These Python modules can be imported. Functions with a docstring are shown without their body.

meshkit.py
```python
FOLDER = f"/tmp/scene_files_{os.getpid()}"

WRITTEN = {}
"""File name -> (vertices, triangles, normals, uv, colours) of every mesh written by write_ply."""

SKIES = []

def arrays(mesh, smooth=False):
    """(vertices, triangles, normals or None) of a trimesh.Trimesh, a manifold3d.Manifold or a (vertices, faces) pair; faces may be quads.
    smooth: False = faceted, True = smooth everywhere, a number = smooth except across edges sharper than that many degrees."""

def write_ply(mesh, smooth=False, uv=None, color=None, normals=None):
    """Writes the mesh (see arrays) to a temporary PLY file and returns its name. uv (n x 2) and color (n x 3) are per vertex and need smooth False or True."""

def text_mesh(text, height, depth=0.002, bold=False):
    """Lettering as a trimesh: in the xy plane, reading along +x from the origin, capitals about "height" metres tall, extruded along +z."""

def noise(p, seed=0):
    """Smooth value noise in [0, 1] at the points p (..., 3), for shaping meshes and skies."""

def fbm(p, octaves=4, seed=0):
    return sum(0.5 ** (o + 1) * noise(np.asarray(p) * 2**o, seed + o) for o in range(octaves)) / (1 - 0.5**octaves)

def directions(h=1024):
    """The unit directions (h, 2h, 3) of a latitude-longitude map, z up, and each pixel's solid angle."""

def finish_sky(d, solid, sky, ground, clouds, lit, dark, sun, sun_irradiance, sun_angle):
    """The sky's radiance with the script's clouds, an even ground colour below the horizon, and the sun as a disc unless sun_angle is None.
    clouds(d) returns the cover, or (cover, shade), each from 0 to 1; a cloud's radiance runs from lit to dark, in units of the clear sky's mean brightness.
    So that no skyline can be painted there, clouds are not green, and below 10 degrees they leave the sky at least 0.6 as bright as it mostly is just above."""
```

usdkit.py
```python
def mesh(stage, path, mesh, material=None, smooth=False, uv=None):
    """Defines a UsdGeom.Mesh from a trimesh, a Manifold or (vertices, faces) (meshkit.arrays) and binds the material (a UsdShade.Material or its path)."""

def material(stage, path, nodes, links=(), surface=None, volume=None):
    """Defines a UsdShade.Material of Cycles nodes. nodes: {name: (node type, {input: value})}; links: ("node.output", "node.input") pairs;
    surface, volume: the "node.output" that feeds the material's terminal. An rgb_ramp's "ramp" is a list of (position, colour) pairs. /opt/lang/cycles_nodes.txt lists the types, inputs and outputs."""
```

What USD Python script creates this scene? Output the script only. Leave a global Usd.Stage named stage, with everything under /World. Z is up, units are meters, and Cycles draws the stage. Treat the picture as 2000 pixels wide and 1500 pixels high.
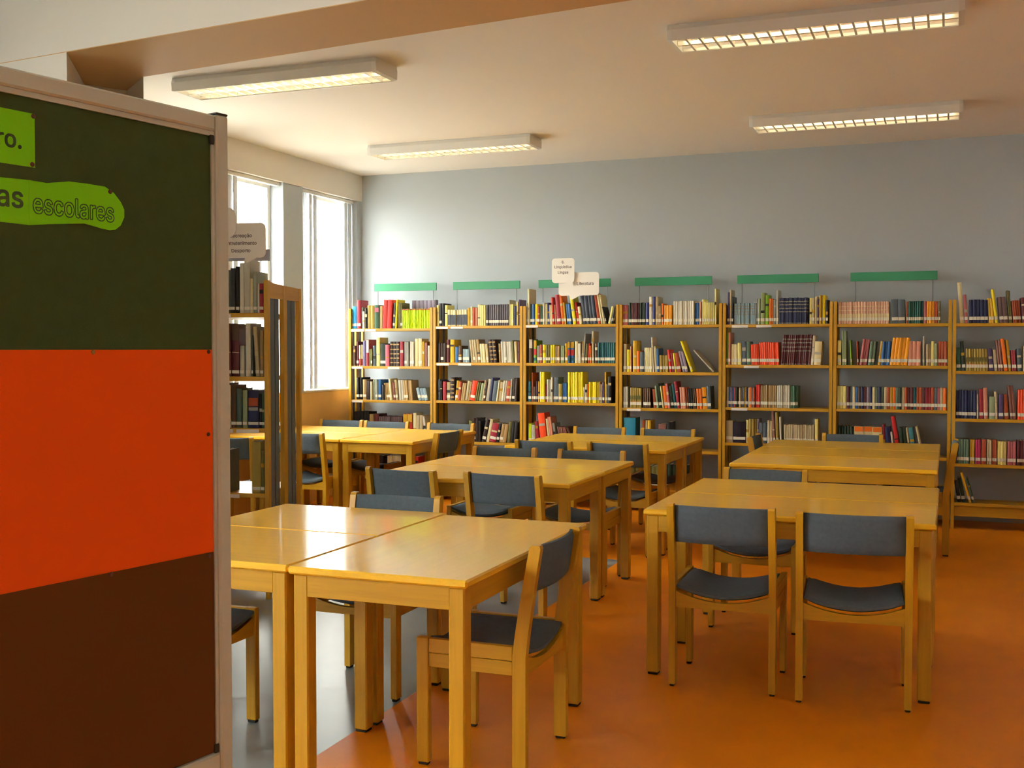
import math, random
import numpy as np
import trimesh
import shapely.geometry as sg
from shapely.ops import unary_union
import usdkit, meshkit
from pxr import Gf, Sdf, Usd, UsdGeom, UsdLux, UsdShade, Vt

random.seed(7)
RNG = np.random.default_rng(7)
stage = Usd.Stage.CreateInMemory()
UsdGeom.SetStageUpAxis(stage, UsdGeom.Tokens.z)
UsdGeom.SetStageMetersPerUnit(stage, 1.0)
UsdGeom.Xform.Define(stage, '/World')

# ------------------------------------------------------------------ camera, sky, exposure
EYE = 1.46
cam = UsdGeom.Camera.Define(stage, '/World/camera')
cam.CreateHorizontalApertureAttr(36.0)
cam.CreateVerticalApertureAttr(27.0)
cam.CreateFocalLengthAttr(36.0 * 2180 / 2000)
cam.CreateClippingRangeAttr(Gf.Vec2f(0.05, 300))
_y, _p = math.radians(-21.42), math.radians(-1.81)
_f = np.array([math.sin(_y) * math.cos(_p), math.cos(_y) * math.cos(_p), math.sin(_p)])
_r = np.array([math.cos(_y), -math.sin(_y), 0.0])
_u = np.cross(_r, _f)
cam.AddTransformOp().Set(Gf.Matrix4d(*_r, 0, *_u, 0, *(-_f), 0, 0, 0, EYE, 1))
cam.CreateExposureAttr(0.18)

dome = UsdLux.DomeLight.Define(stage, '/World/sky')          # an even overcast sky
dome.CreateColorAttr(Gf.Vec3f(1.0, 0.97, 0.90))
dome.CreateIntensityAttr(7.0)
TUBE = 5.0                                                  # the fluorescent tubes of the ceiling lights are on

# ------------------------------------------------------------------ helpers
def srgb(h):
    c = np.array([int(h[i:i + 2], 16) for i in (0, 2, 4)]) / 255.0
    return tuple(np.where(c <= 0.04045, c / 12.92, ((c + 0.055) / 1.055) ** 2.4))

COUNT = {}
def path_for(name, parent=None):
    base = parent.GetPath().pathString if parent is not None else '/World'
    n = COUNT.get((base, name), 0)
    COUNT[(base, name)] = n + 1
    return f'{base}/{name}' + (f'_{n:03d}' if n else '')

def tag(prim, label=None, cat=None, group=None, kind=None):
    for k, v in (('label', label), ('category', cat), ('group', group), ('kind', kind)):
        if v:
            prim.SetCustomDataByKey(k, v)
    return prim

def obj(name, mesh, mat, parent=None, smooth=False, label=None, cat=None, group=None, kind=None):
    m = usdkit.mesh(stage, path_for(name, parent), mesh, LOOK[mat] if isinstance(mat, str) else mat, smooth=smooth)
    return tag(m.GetPrim(), label, cat, group, kind)

def thing(name, label, cat, loc=(0, 0, 0), rz=0.0, group=None, kind=None):
    x = UsdGeom.Xform.Define(stage, path_for(name))
    x.AddTranslateOp().Set(Gf.Vec3d(*map(float, loc)))
    x.AddRotateZOp().Set(float(rz))
    return tag(x.GetPrim(), label, cat, group, kind)

def dup(src, loc, rz, label, cat, group=None):
    name = src.GetName()
    t = thing(name[:-4] if name[-4] == '_' and name[-3:].isdigit() else name, label, cat, loc, rz, group)
    t.GetReferences().AddInternalReference(src.GetPath())
    t.SetInstanceable(True)
    return t

def cat_m(ms):
    return trimesh.util.concatenate(ms)

def box(x0, x1, y0, y1, z0, z1):
    b = trimesh.creation.box((x1 - x0, y1 - y0, z1 - z0))
    b.apply_translation(((x0 + x1) / 2, (y0 + y1) / 2, (z0 + z1) / 2))
    return b

def cbox(x0, x1, y0, y1, z0, z1, c=0.003):
    """a box with chamfered edges"""
    pts = []
    lo, hi = np.array([x0, y0, z0]), np.array([x1, y1, z1])
    c = min(c, (hi - lo).min() * 0.45)
    for s in np.ndindex(2, 2, 2):
        for a in range(3):
            p = np.where(s, hi - c, lo + c)
            p[a] = hi[a] if s[a] else lo[a]
            pts.append(p)
    return trimesh.convex.convex_hull(np.array(pts))

def prism_x(poly, x0, x1):
    """a polygon in (y, z) pushed along x"""
    m = trimesh.creation.extrude_polygon(sg.Polygon(poly), x1 - x0, engine='earcut')
    v = m.vertices.copy()
    m.vertices = np.stack([v[:, 2] + x0, v[:, 0], v[:, 1]], 1)
    return m

def prism_y(poly, y0, y1):
    """a polygon in (x, z) pushed along y"""
    m = trimesh.creation.extrude_polygon(poly if isinstance(poly, sg.Polygon) else sg.Polygon(poly), y1 - y0, engine='earcut')
    v = m.vertices.copy()
    m.vertices = np.stack([v[:, 0], y1 - v[:, 2], v[:, 1]], 1)
    return m

def prism_z(poly, z0, z1):
    m = trimesh.creation.extrude_polygon(sg.Polygon(poly), z1 - z0, engine='earcut')
    m.apply_translation((0, 0, z0))
    return m

def rod(a, b, r, n=10):
    return trimesh.creation.cylinder(radius=r, segment=np.array([a, b], float), sections=n)

def rounded_rect(x0, x1, z0, z1, r):
    return sg.box(x0 + r, z0 + r, x1 - r, z1 - r).buffer(r, quad_segs=5)

# ------------------------------------------------------------------ materials
LOOK = {}
def plain(name, col, rough=0.5, spec=0.5, bump=0.0, bscale=200, metal=0.0, mottle=0.0, mscale=6.0, coat=0.0, coat_rough=0.1):
    nodes = {'p': ('principled_bsdf', {'base_color': col, 'roughness': rough, 'specular_ior_level': spec, 'metallic': metal,
                                       'coat_weight': coat, 'coat_roughness': coat_rough})}
    links = []
    if mottle or bump:
        nodes['g'] = ('texture_coordinate', {})
    if mottle:
        nodes['n'] = ('noise_texture', {'scale': mscale, 'detail': 4.0, 'roughness': 0.6})
        c = np.array(col)
        nodes['r'] = ('rgb_ramp', {'ramp': [(0.25, tuple(c * (1 - mottle))), (0.75, tuple(np.minimum(c * (1 + mottle), 1)))]})
        links += [('g.object', 'n.vector'), ('n.fac', 'r.fac'), ('r.color', 'p.base_color')]
    if bump:
        nodes['bn'] = ('noise_texture', {'scale': bscale, 'detail': 3.0})
        nodes['b'] = ('bump', {'strength': bump, 'distance': 0.002})
        links += [('g.object', 'bn.vector'), ('bn.fac', 'b.height'), ('b.normal', 'p.normal')]
    LOOK[name] = usdkit.material(stage, f'/World/Looks/{name}', nodes, links, surface='p.BSDF')

def wood(name, col, rough, axis, coat=0.0, coat_rough=0.15, grain=1.0):
    """varnished beech: fine streaks along one axis of the object"""
    sc = [38.0, 38.0, 38.0]
    sc['xyz'.index(axis)] = 2.2
    c = np.array(col)
    nodes = {'g': ('texture_coordinate', {}), 'm': ('mapping', {'scale': tuple(sc)}), 'n': ('noise_texture', {'scale': 1.0, 'detail': 5.0, 'roughness': 0.62, 'distortion': 0.4}),
             'i': ('object_info', {}), 'k': ('math', {'math_type': 'multiply', 'value2': 30.0}), 'cx': ('combine_xyz', {}), 'va': ('vector_math', {'math_type': 'add'}),
             'r': ('rgb_ramp', {'ramp': [(0.2, tuple(c * (1 - grain * np.array([0.20, 0.24, 0.32])))), (0.5, tuple(c)), (0.8, tuple(np.minimum(c * (1 + grain * np.array([0.13, 0.14, 0.12])), 1)))]}),
             'p': ('principled_bsdf', {'roughness': rough, 'coat_weight': coat, 'coat_roughness': coat_rough})}
    links = [('i.random', 'k.value1'), ('k.value', 'cx.x'), ('k.value', 'cx.y'), ('k.value', 'cx.z'), ('g.object', 'm.vector'), ('m.vector', 'va.vector1'), ('cx.vector', 'va.vector2'),
             ('va.vector', 'n.vector'), ('n.fac', 'r.fac'), ('r.color', 'p.base_color')]
    LOOK[name] = usdkit.material(stage, f'/World/Looks/{name}', nodes, links, surface='p.BSDF')

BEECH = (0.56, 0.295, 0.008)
wood('wood_x', BEECH, 0.42, 'x', 0.08, 0.2)
wood('wood_y', BEECH, 0.42, 'y', 0.08, 0.2)
wood('wood_z', BEECH, 0.42, 'z', 0.08, 0.2)
wood('wood_top', (0.90, 0.50, 0.003), 0.6, 'x', 0.72, 0.085, 0.35)  # base lightened to stand in for light falling on the tops from above
plain('fabric_blue', (0.096, 0.124, 0.150), 0.9, 0.2, bump=0.5, bscale=700, mottle=0.10, mscale=60)
plain('rubber', (0.02, 0.018, 0.016), 0.7)
plain('wall_blue', (0.475, 0.525, 0.575), 0.75, 0.25, bump=0.12, bscale=90)
plain('plaster_cream', (0.80, 0.765, 0.70), 0.8, 0.2, bump=0.10, bscale=90)
plain('ceiling_white', (0.86, 0.82, 0.78), 0.85, 0.2)
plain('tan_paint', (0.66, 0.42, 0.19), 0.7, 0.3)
plain('ochre_panel', (0.80, 0.50, 0.14), 0.5, 0.4, mottle=0.05)
plain('floor_orange', (0.80, 0.24, 0.002), 0.42, 0.3, mottle=0.07, mscale=3.0)
plain('floor_grey', (0.225, 0.25, 0.255), 0.32, 0.5, mottle=0.06, mscale=3.0)
plain('white_metal', (0.78, 0.78, 0.76), 0.4, 0.5)
plain('frame_alu', (0.56, 0.60, 0.545), 0.45, 0.5)
plain('board_green', (0.060, 0.092, 0.032), 0.95, 0.15, bump=0.5, bscale=900, mottle=0.08, mscale=40)
plain('paper_orange', (0.88, 0.095, 0.002), 0.8, 0.2)
plain('paper_brown', (0.125, 0.042, 0.006), 0.85, 0.2)
plain('paper_lime', (0.22, 0.70, 0.006), 0.8, 0.2)
plain('ink', (0.045, 0.085, 0.02), 0.7)
plain('ink_grey', (0.16, 0.14, 0.15), 0.7)
plain('pin_brown', (0.10, 0.03, 0.01), 0.4)
plain('pin_brass', (0.35, 0.16, 0.03), 0.35, metal=0.7)
plain('black_plastic', (0.02, 0.02, 0.02), 0.5)
plain('bar_green', (0.055, 0.33, 0.17), 0.45, 0.4)
plain('bar_grey', (0.27, 0.25, 0.30), 0.5, 0.4)
plain('sign_white', (0.90, 0.88, 0.84), 0.45, 0.4)
plain('label_white', (0.80, 0.76, 0.70), 0.4, 0.4)
plain('strip_grey', (0.085, 0.11, 0.14), 0.5, 0.5)
plain('steel_grey', (0.16, 0.17, 0.17), 0.4, metal=0.5)
plain('reflector', (0.90, 0.89, 0.85), 0.28, metal=0.9)
plain('louver', (0.86, 0.84, 0.78), 0.35, metal=0.6)
LOOK['tube_glass'] = usdkit.material(stage, '/World/Looks/tube_glass', {'p': ('principled_bsdf', {'base_color': (0.86, 0.86, 0.82), 'roughness': 0.25, 'emission_color': (1.0, 0.81, 0.48), 'emission_strength': TUBE})}, [], surface='p.BSDF')
plain('paving', (0.34, 0.34, 0.32), 0.9)
plain('page_cream', (0.72, 0.66, 0.52), 0.85, 0.2)
plain('spine_white', (0.76, 0.74, 0.62), 0.5, 0.4)

def coloured(name, attr, rough):
    LOOK[name] = usdkit.material(stage, f'/World/Looks/{name}', {'a': ('attribute', {'attribute': attr}), 'p': ('principled_bsdf', {'roughness': rough, 'specular_ior_level': 0.4})},
                                 [('a.color', 'p.base_color')], surface='p.BSDF')
coloured('book_cloth', 'cover', 0.45)

LOOK['window_glass'] = usdkit.material(stage, '/World/Looks/window_glass', {
    't': ('transparent_bsdf', {'color': (0.96, 0.98, 0.97)}), 'g': ('glossy_bsdf', {'color': (1, 1, 1), 'roughness': 0.02}), 'f': ('layer_weight', {'blend': 0.5}),
    'e': ('math', {'math_type': 'power', 'value2': 4.0}), 'k': ('math', {'math_type': 'multiply_add', 'value2': 0.6, 'value3': 0.04}), 'm': ('mix_closure', {})},
    [('f.facing', 'e.value1'), ('e.value', 'k.value1'), ('k.value', 'm.fac'), ('t.BSDF', 'm.closure1'), ('g.BSDF', 'm.closure2')], surface='m.closure')
LOOK['blind_cloth'] = usdkit.material(stage, '/World/Looks/blind_cloth', {
    'd': ('diffuse_bsdf', {'color': (0.66, 0.68, 0.70)}), 't': ('translucent_bsdf', {'color': (0.60, 0.62, 0.66)}), 'm': ('mix_closure', {'fac': 0.16})},
    [('d.BSDF', 'm.closure1'), ('t.BSDF', 'm.closure2')], surface='m.closure')

# ------------------------------------------------------------------ the setting
XL, XR, YF, YB, ZC = -5.674, 3.0, 10.2, -3.2, 3.239
ST = 'structure'
def struct(name, mesh, mat, label, cat, smooth=False, parent=None):
    return obj(name, mesh, mat, parent, smooth, label, cat, None, ST)

fl = thing('floor', 'orange linoleum floor with a grey strip along the left side', 'floor', kind=ST)
FX, FY = -2.10, 7.42
orange = sg.box(XL - 0.3, YB - 0.2, XR + 0.2, YF + 0.2).difference(sg.box(XL - 0.3, YB - 0.2, FX, FY))
mo = trimesh.creation.extrude_polygon(orange, 0.05, engine='earcut'); mo.apply_translation((0, 0, -0.05))
obj('orange_lino', mo, 'floor_orange', fl, label='orange linoleum')
obj('grey_lino', box(XL - 0.3, FX, YB - 0.2, FY, -0.05, 0.0), 'floor_grey', fl, label='blue-grey linoleum inlay')
struct('ceiling', box(XL - 0.3, XR + 0.2, YB - 0.2, YF + 0.2, ZC, ZC + 0.15), 'ceiling_white', 'plain off-white plaster ceiling over the reading room', 'ceiling')
struct('wall_far', box(XL - 0.3, XR + 0.2, YF, YF + 0.2, 0, ZC), 'wall_blue', 'pale blue-grey plaster wall behind the row of bookcases', 'wall')
struct('wall_right', box(XR, XR + 0.2, YB, YF, 0, ZC), 'plaster_cream', 'cream wall closing the room on the right', 'wall')
struct('wall_near', box(XL - 0.3, XR + 0.2, YB - 0.2, YB, 0, ZC), 'plaster_cream', 'cream wall behind the viewer', 'wall')

SILL, HEAD, WT = 1.045, 2.975, 0.26
wins = [(9.085, 10.11), (7.73, 8.753), (6.375, 7.40), (1.2, 2.4), (-0.35, 0.85), (-1.9, -0.7)]
wl = thing('wall_left', 'window wall with grey piers, cream band above and ochre panel below', 'wall', kind=ST)
ys = sorted([y for w in wins for y in w] + [YB, YF])
piers = [box(XL - WT, XL, a, b, SILL, HEAD) for a, b in zip(ys[0::2], ys[1::2])]
for k, (a, b) in enumerate(zip(ys[0::2], ys[1::2])):
    obj('pier', box(XL - WT, XL, a, b, SILL, HEAD), 'wall_blue', wl)
obj('lintel_band', box(XL - WT, XL + 0.012, YB, YF, HEAD, ZC), 'plaster_cream', wl, label='cream plaster band above the windows')
obj('dado_panel', box(XL - WT, XL + 0.008, YB, YF, 0, SILL), 'ochre_panel', wl, label='ochre panel below the window sills')

for k, (a, b) in enumerate(wins):
    wlabel = ['overexposed tall window in the far left corner beside the bookcases', 'overexposed tall window behind the free-standing bookcase with the striped end'][k] if k < 2 else f'tall window in the left wall, number {k + 1} from the far corner'
    w = thing('window', wlabel, 'window', kind=ST) if False else None
    x = UsdGeom.Xform.Define(stage, f'/World/window_{k + 1}')
    w = tag(x.GetPrim(), wlabel, 'window', None, ST)
    xo = XL - 0.17
    obj('window_frame', cat_m([box(xo - 0.03, xo + 0.03, a, a + 0.045, SILL, HEAD), box(xo - 0.03, xo + 0.03, b - 0.045, b, SILL, HEAD),
                               box(xo - 0.03, xo + 0.03, a + 0.045, b - 0.045, SILL, SILL + 0.05), box(xo - 0.03, xo + 0.03, a + 0.045, b - 0.045, HEAD - 0.05, HEAD)]), 'white_metal', w)
    obj('window_pane', box(xo - 0.004, xo + 0.004, a + 0.04, b - 0.04, SILL + 0.045, HEAD - 0.045), 'window_glass', w)
    obj('window_sill', cbox(xo + 0.03, XL + 0.025, a + 0.002, b - 0.002, SILL, SILL + 0.02, 0.004), 'white_metal', w)

def blind(y0, y1, label, slats):
    t = thing('vertical_blind', label, 'blind')
    x = XL - 0.055
    obj('rail', cbox(x - 0.025, x + 0.025, y0 + 0.005, y1 - 0.005, HEAD - 0.035, HEAD - 0.002, 0.004), 'white_metal', t)
    for y, ang in slats:
        c, s = math.cos(math.radians(ang)), math.sin(math.radians(ang))
        n, wd = 6, 0.089
        ys_ = np.linspace(-wd / 2, wd / 2, n)
        bow = 0.006 * (1 - (2 * ys_ / wd) ** 2)
        pts = [(b_, y_) for b_, y_ in zip(bow, ys_)] + [(b_ + 0.001, y_) for b_, y_ in zip(bow[::-1], ys_[::-1])]
        pts = [(x + px * c - py * s, y + px * s + py * c) for px, py in pts]
        obj('slat', prism_z(pts, SILL + 0.03, HEAD - 0.036), 'blind_cloth', t)
blind(*wins[0], 'white vertical blind gathered at the left side of the corner window', [(9.135, 50), (9.165, 55), (9.20, 55), (9.245, 40), (9.31, 15), (9.39, 10)] + [(9.985, 8), (10.06, 8)])
blind(*wins[1], 'white vertical blind gathered at the left of the window behind the free-standing bookcase', [(8.02 + 0.075 * k, 12) for k in range(-3, 2)])

struct('courtyard_ground', prism_z([(-60, -60), (60, -60), (60, YB - 0.25), (XL - 0.32, YB - 0.25), (XL - 0.32, 60), (-60, 60)], -0.6, -0.5), 'paving', 'pale paved ground outside the windows', 'ground')

# the wall with the wide opening between the two halves of the room, and the beam over it
ZB = 2.90
P1, P2, P3, P4, P5, P6 = (-4.013, 4.303), (-4.41, 4.859), (-4.294, 5.06), (-3.996, 4.837), (-4.16, 5.02), (-4.42, 5.20)
struct('wall_partition', prism_z([(XL, 4.478), P1, P2, P3, P4, P5, P6, (XL, 5.20)], 0, ZB), 'plaster_cream', 'cream pier with a splayed reveal at the left of the wide opening', 'wall')
bm = thing('trim', 'wide ceiling beam crossing the top of the view, cream sides and tan underside', 'beam', kind=ST) if False else tag(UsdGeom.Xform.Define(stage, '/World/trim_1').GetPrim(), 'wide ceiling beam crossing the top of the view, cream sides and tan underside', 'beam', None, ST)
BP = [(XL, 4.478), P1, (XR, 3.585), (XR, 4.034), P4, P5, P6, (XL, 5.20)]
obj('beam_body', prism_z(BP, ZB + 0.004, ZC), 'plaster_cream', bm)
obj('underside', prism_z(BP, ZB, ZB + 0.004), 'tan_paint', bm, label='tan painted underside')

# ------------------------------------------------------------------ tables
TZ, TD = 0.745, 0.645
def make_table(w, d, label, cat, loc, rz, group=None):
    t = thing('reading_table', label, cat, loc, rz, group)
    r = 0.012
    prof = [(-d / 2, 0), (-d / 2 + 0.004, -0.012)]
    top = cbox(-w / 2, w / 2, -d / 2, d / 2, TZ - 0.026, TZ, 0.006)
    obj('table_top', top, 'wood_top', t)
    i = 0.014
    for s in (-1, 1):
        obj('apron', cbox(-w / 2 + 0.065, w / 2 - 0.065, s * (d / 2 - i - 0.012) - 0.011, s * (d / 2 - i - 0.012) + 0.011, TZ - 0.100, TZ - 0.027, 0.002), 'wood_x', t)
        obj('apron', cbox(s * (w / 2 - i - 0.012) - 0.011, s * (w / 2 - i - 0.012) + 0.011, -d / 2 + 0.065, d / 2 - 0.065, TZ - 0.100, TZ - 0.027, 0.002), 'wood_y', t)
    for sx in (-1, 1):
        for sy in (-1, 1):
            x, y = sx * (w / 2 - i - 0.0275), sy * (d / 2 - i - 0.0275)
            lg = obj('leg', cbox(x - 0.0275, x + 0.0275, y - 0.0275, y + 0.0275, 0.010, TZ - 0.0265, 0.005), 'wood_z', t, smooth=False)
            obj('foot_glide', cbox(x - 0.023, x + 0.023, y - 0.023, y + 0.023, 0.0, 0.0105, 0.003), 'rubber', lg)
    return t

W0 = 1.225
T0 = make_table(W0, TD, 'honey wood table nearest the viewer, set endwise in the front left group', 'table', (-1.70, 3.742, 0), 90)
def tab(x, y, rz, label):
    return dup(T0, (x, y, 0), rz, label, 'table')
tS = make_table(0.82, 0.63, 'short honey wood table beside the white-framed board, near half of the front left group', 'table', (-2.44, 3.455, 0), 0)
dup(tS, (-2.44, 4.09, 0), 0, 'short honey wood table with the white window reflection, far half of the front left group', 'table')
tab(-2.475, 5.90, 0, 'honey wood table of the middle group, near one, two chair backs in front')
tab(-2.475, 6.55, 0, 'honey wood table of the middle group, far one, under the far pair of chairs')
tab(-0.655, 5.155, 0, 'honey wood table at front right with two chairs tucked in facing away')
tab(-0.655, 5.803, 0, 'honey wood table pushed behind the front right table, one chair behind it')
tab(-0.67, 7.325, 0, 'honey wood table at right rear, nearest of three pushed together')
tab(-0.67, 7.973, 0, 'honey wood table at right rear, middle one of three pushed together')
tab(-0.67, 8.621, 0, 'honey wood table at right rear, farthest of three by the bookcases')
tab(-2.455, 7.985, 0, 'honey wood table of the centre rear group, near one with two chairs in front')
tab(-2.455, 8.633, 0, 'honey wood table of the centre rear group, far one before the bookcases')
tab(-4.155, 8.30, 90, 'honey wood table set endwise in the far left group near the window')
tL = make_table(1.11, 0.63, 'honey wood table of the far left group, just behind the bookcase with striped end', 'table', (-5.04, 8.005, 0), 0)
dup(tL, (-5.04, 8.64, 0), 0, 'honey wood table in the far left corner, under the window sill', 'table')

# ------------------------------------------------------------------ chairs
SEAT_H = 0.44
def lean(z):
    return 0.0 if z < 0.42 else -0.055 * ((z - 0.42) / 0.38) ** 1.15

def shell(xs, fn_front, fn_back):
    pass

def pad(grid_u, grid_v, surf, thick, nrm_sign=1):
    """an upholstered pad: a curved sheet thickened, its edge rounded. surf(u, v) -> centre point and normal; u, v in [-1, 1]"""
    nu, nv = grid_u, grid_v
    U, V = np.meshgrid(np.linspace(-1, 1, nu), np.linspace(-1, 1, nv), indexing='ij')
    P, N = surf(U, V)
    e = np.minimum(1 - np.abs(U) ** 10, 1) * np.minimum(1 - np.abs(V) ** 6, 1)
    h = thick / 2 * (0.30 + 0.70 * np.sqrt(np.clip(e, 0, 1)))
    A, B = P + N * h[..., None], P - N * h[..., None]
    idx = np.arange(nu * nv).reshape(nu, nv)
    q = np.stack([idx[:-1, :-1], idx[1:, :-1], idx[1:, 1:], idx[:-1, 1:]], -1).reshape(-1, 4)
    off = nu * nv
    rim = np.concatenate([idx[:, 0], idx[-1, 1:], idx[-2::-1, -1], idx[0, -2:0:-1]])
    nx = np.roll(rim, -1)
    side = np.stack([rim, rim + off, nx + off, nx], -1)
    F = np.vstack([q, q[:, ::-1] + off, side])
    m = trimesh.Trimesh(np.vstack([A.reshape(-1, 3), B.reshape(-1, 3)]), np.vstack([F[:, [0, 1, 2]], F[:, [0, 2, 3]]]), process=False)
    trimesh.repair.fix_normals(m)
    return m

def make_chair(label, loc, rz, group=None):
    t = thing('chair', label, 'chair', loc, rz, group)
    hx = 0.2125
    zs = [0.0105, 0.42, 0.50, 0.58, 0.66, 0.74, 0.79, 0.80]
    prof_b = [(-0.205 + lean(z) + (0.006 if z == 0.80 else 0), z) for z in zs]
    prof_f = [(-0.157 + lean(z) - (0.006 if z == 0.80 else 0) - 0.008 * max(0, (z - 0.45) / 0.35), z) for z in zs]
    for s in (-1, 1):
        lg = obj('back_post', prism_x(prof_b + prof_f[::-1], s * hx - 0.0145, s * hx + 0.0145), 'wood_z', t)
        obj('foot_glide', cbox(s * hx - 0.011, s * hx + 0.011, -0.20, -0.162, 0, 0.011, 0.003), 'rubber', lg)
        lg = obj('front_leg', cbox(s * hx - 0.0145, s * hx + 0.0145, 0.158, 0.204, 0.0105, 0.452, 0.003), 'wood_z', t)
        obj('foot_glide', cbox(s * hx - 0.011, s * hx + 0.011, 0.162, 0.200, 0, 0.011, 0.003), 'rubber', lg)
    def sag(x):
        return 0.437 - 0.040 * (1 - (x / 0.1965) ** 2)
    for s in (-1, 1):
        obj('side_rail', cbox(s * hx - 0.011, s * hx + 0.011, -0.1565, 0.1575, 0.350, 0.399, 0.002), 'wood_y', t)
        obj('seat_frame', cbox(s * hx - 0.012, s * hx + 0.012, -0.1565, 0.1575, 0.401, 0.450, 0.002), 'wood_y', t)
    xs = np.linspace(-0.1975, 0.1975, 13)
    curve = [(x, sag(x) - 0.022) for x in xs]
    obj('rear_rail', prism_y([(-0.1975, 0.345), (0.1975, 0.345)] + curve[::-1], -0.194, -0.172), 'wood_x', t)
    obj('front_rail', prism_y([(-0.1975, 0.345), (0.1975, 0.345)] + curve[::-1], 0.172, 0.194), 'wood_x', t)
    def seat(U, V):
        x = U * 0.1955
        y = V * 0.195 + 0.005
        z = sag(x) + 0.004 - 0.010 * np.clip(np.abs(V) - 0.75, 0, 1) ** 1.0 * 0.8
        P = np.stack([x, y, z], -1)
        dz = 0.080 * x / 0.1965 ** 2
        N = np.stack([-dz, 0 * x, 1 + 0 * x], -1)
        return P, N / np.linalg.norm(N, axis=-1, keepdims=True)
    obj('seat', pad(17, 15, seat, 0.040), 'fabric_blue', t, smooth=50)
    def back(U, V):
        x = U * 0.1965
        z = 0.712 + V * 0.080
        yl = -0.180 - 0.055 * np.clip((z - 0.42) / 0.38, 0, 1) ** 1.15
        y = yl - 0.026 * (1 - U ** 2) + 0.006
        P = np.stack([x, y, z], -1)
        dy = 0.052 * U / 0.1965
        N = np.stack([-dy, 1 + 0 * x, 0.15 + 0 * x], -1)
        return P, N / np.linalg.norm(N, axis=-1, keepdims=True)
    obj('backrest', pad(17, 11, back, 0.032), 'fabric_blue', t, smooth=50)
    return t

def cpos(cx, cy, rz):
    """the chair's origin from the point midway between its rear feet"""
    a = math.radians(rz)
    return (cx - (-0.18) * -math.sin(a), cy - (-0.18) * math.cos(a), 0)
C0 = make_chair('blue-backed wooden chair seen from behind, left of the front right pair', cpos(-0.893, 4.735, 1), 1)
def chair(cx, cy, rz, label):
    return dup(C0, cpos(cx, cy, rz), rz, label, 'chair')
chair(-0.355, 4.715, 4, 'blue-backed wooden chair seen from behind, right of the front right pair')
chair(-0.94, 6.165, 180, 'blue wooden chair tucked behind the front right tables, only its top visible')
chair(-1.345, 3.716, 90, 'blue wooden chair seen side-on at the right end of the nearest table')
chair(-2.335, 4.455, 180, 'blue wooden chair behind the front left tables, its top rail above the reflection')
chair(-2.885, 3.445, -90, 'blue wooden chair under the front left table beside the white-framed board')
chair(-2.80, 5.535, -8, 'blue-backed chair at left on the near side of the middle tables')
chair(-2.195, 5.525, -6, 'blue-backed chair at right on the near side of the middle tables')
chair(-2.78, 6.895, 180, 'blue chair at left on the far side of the middle tables, only top showing')
chair(-2.17, 6.895, 180, 'blue chair at right on the far side of the middle tables, only top showing')
chair(-2.715, 7.615, -7, 'blue-backed chair at left on the near side of the centre rear tables')
chair(-2.16, 7.605, -7, 'blue-backed chair at right on the near side of the centre rear tables')
chair(-2.755, 8.995, 180, 'blue chair at left behind the centre rear tables, before the bookcases')
chair(-2.165, 8.995, 180, 'blue chair at right behind the centre rear tables, before the bookcases')
chair(-0.70, 8.985, 180, 'blue chair behind the right rear tables, its top against the bookcase')
chair(-1.325, 8.60, -90, 'blue chair at the left end of the right rear tables')
chair(-0.015, 8.60, 90, 'blue chair seen edge-on at the right end of the right rear tables')
chair(-4.785, 7.635, 0, 'blue-backed chair just right of the striped bookcase end, on the near side')
chair(-5.285, 9.06, 180, 'leftmost blue chair top behind the far left tables, below the window')
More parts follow.
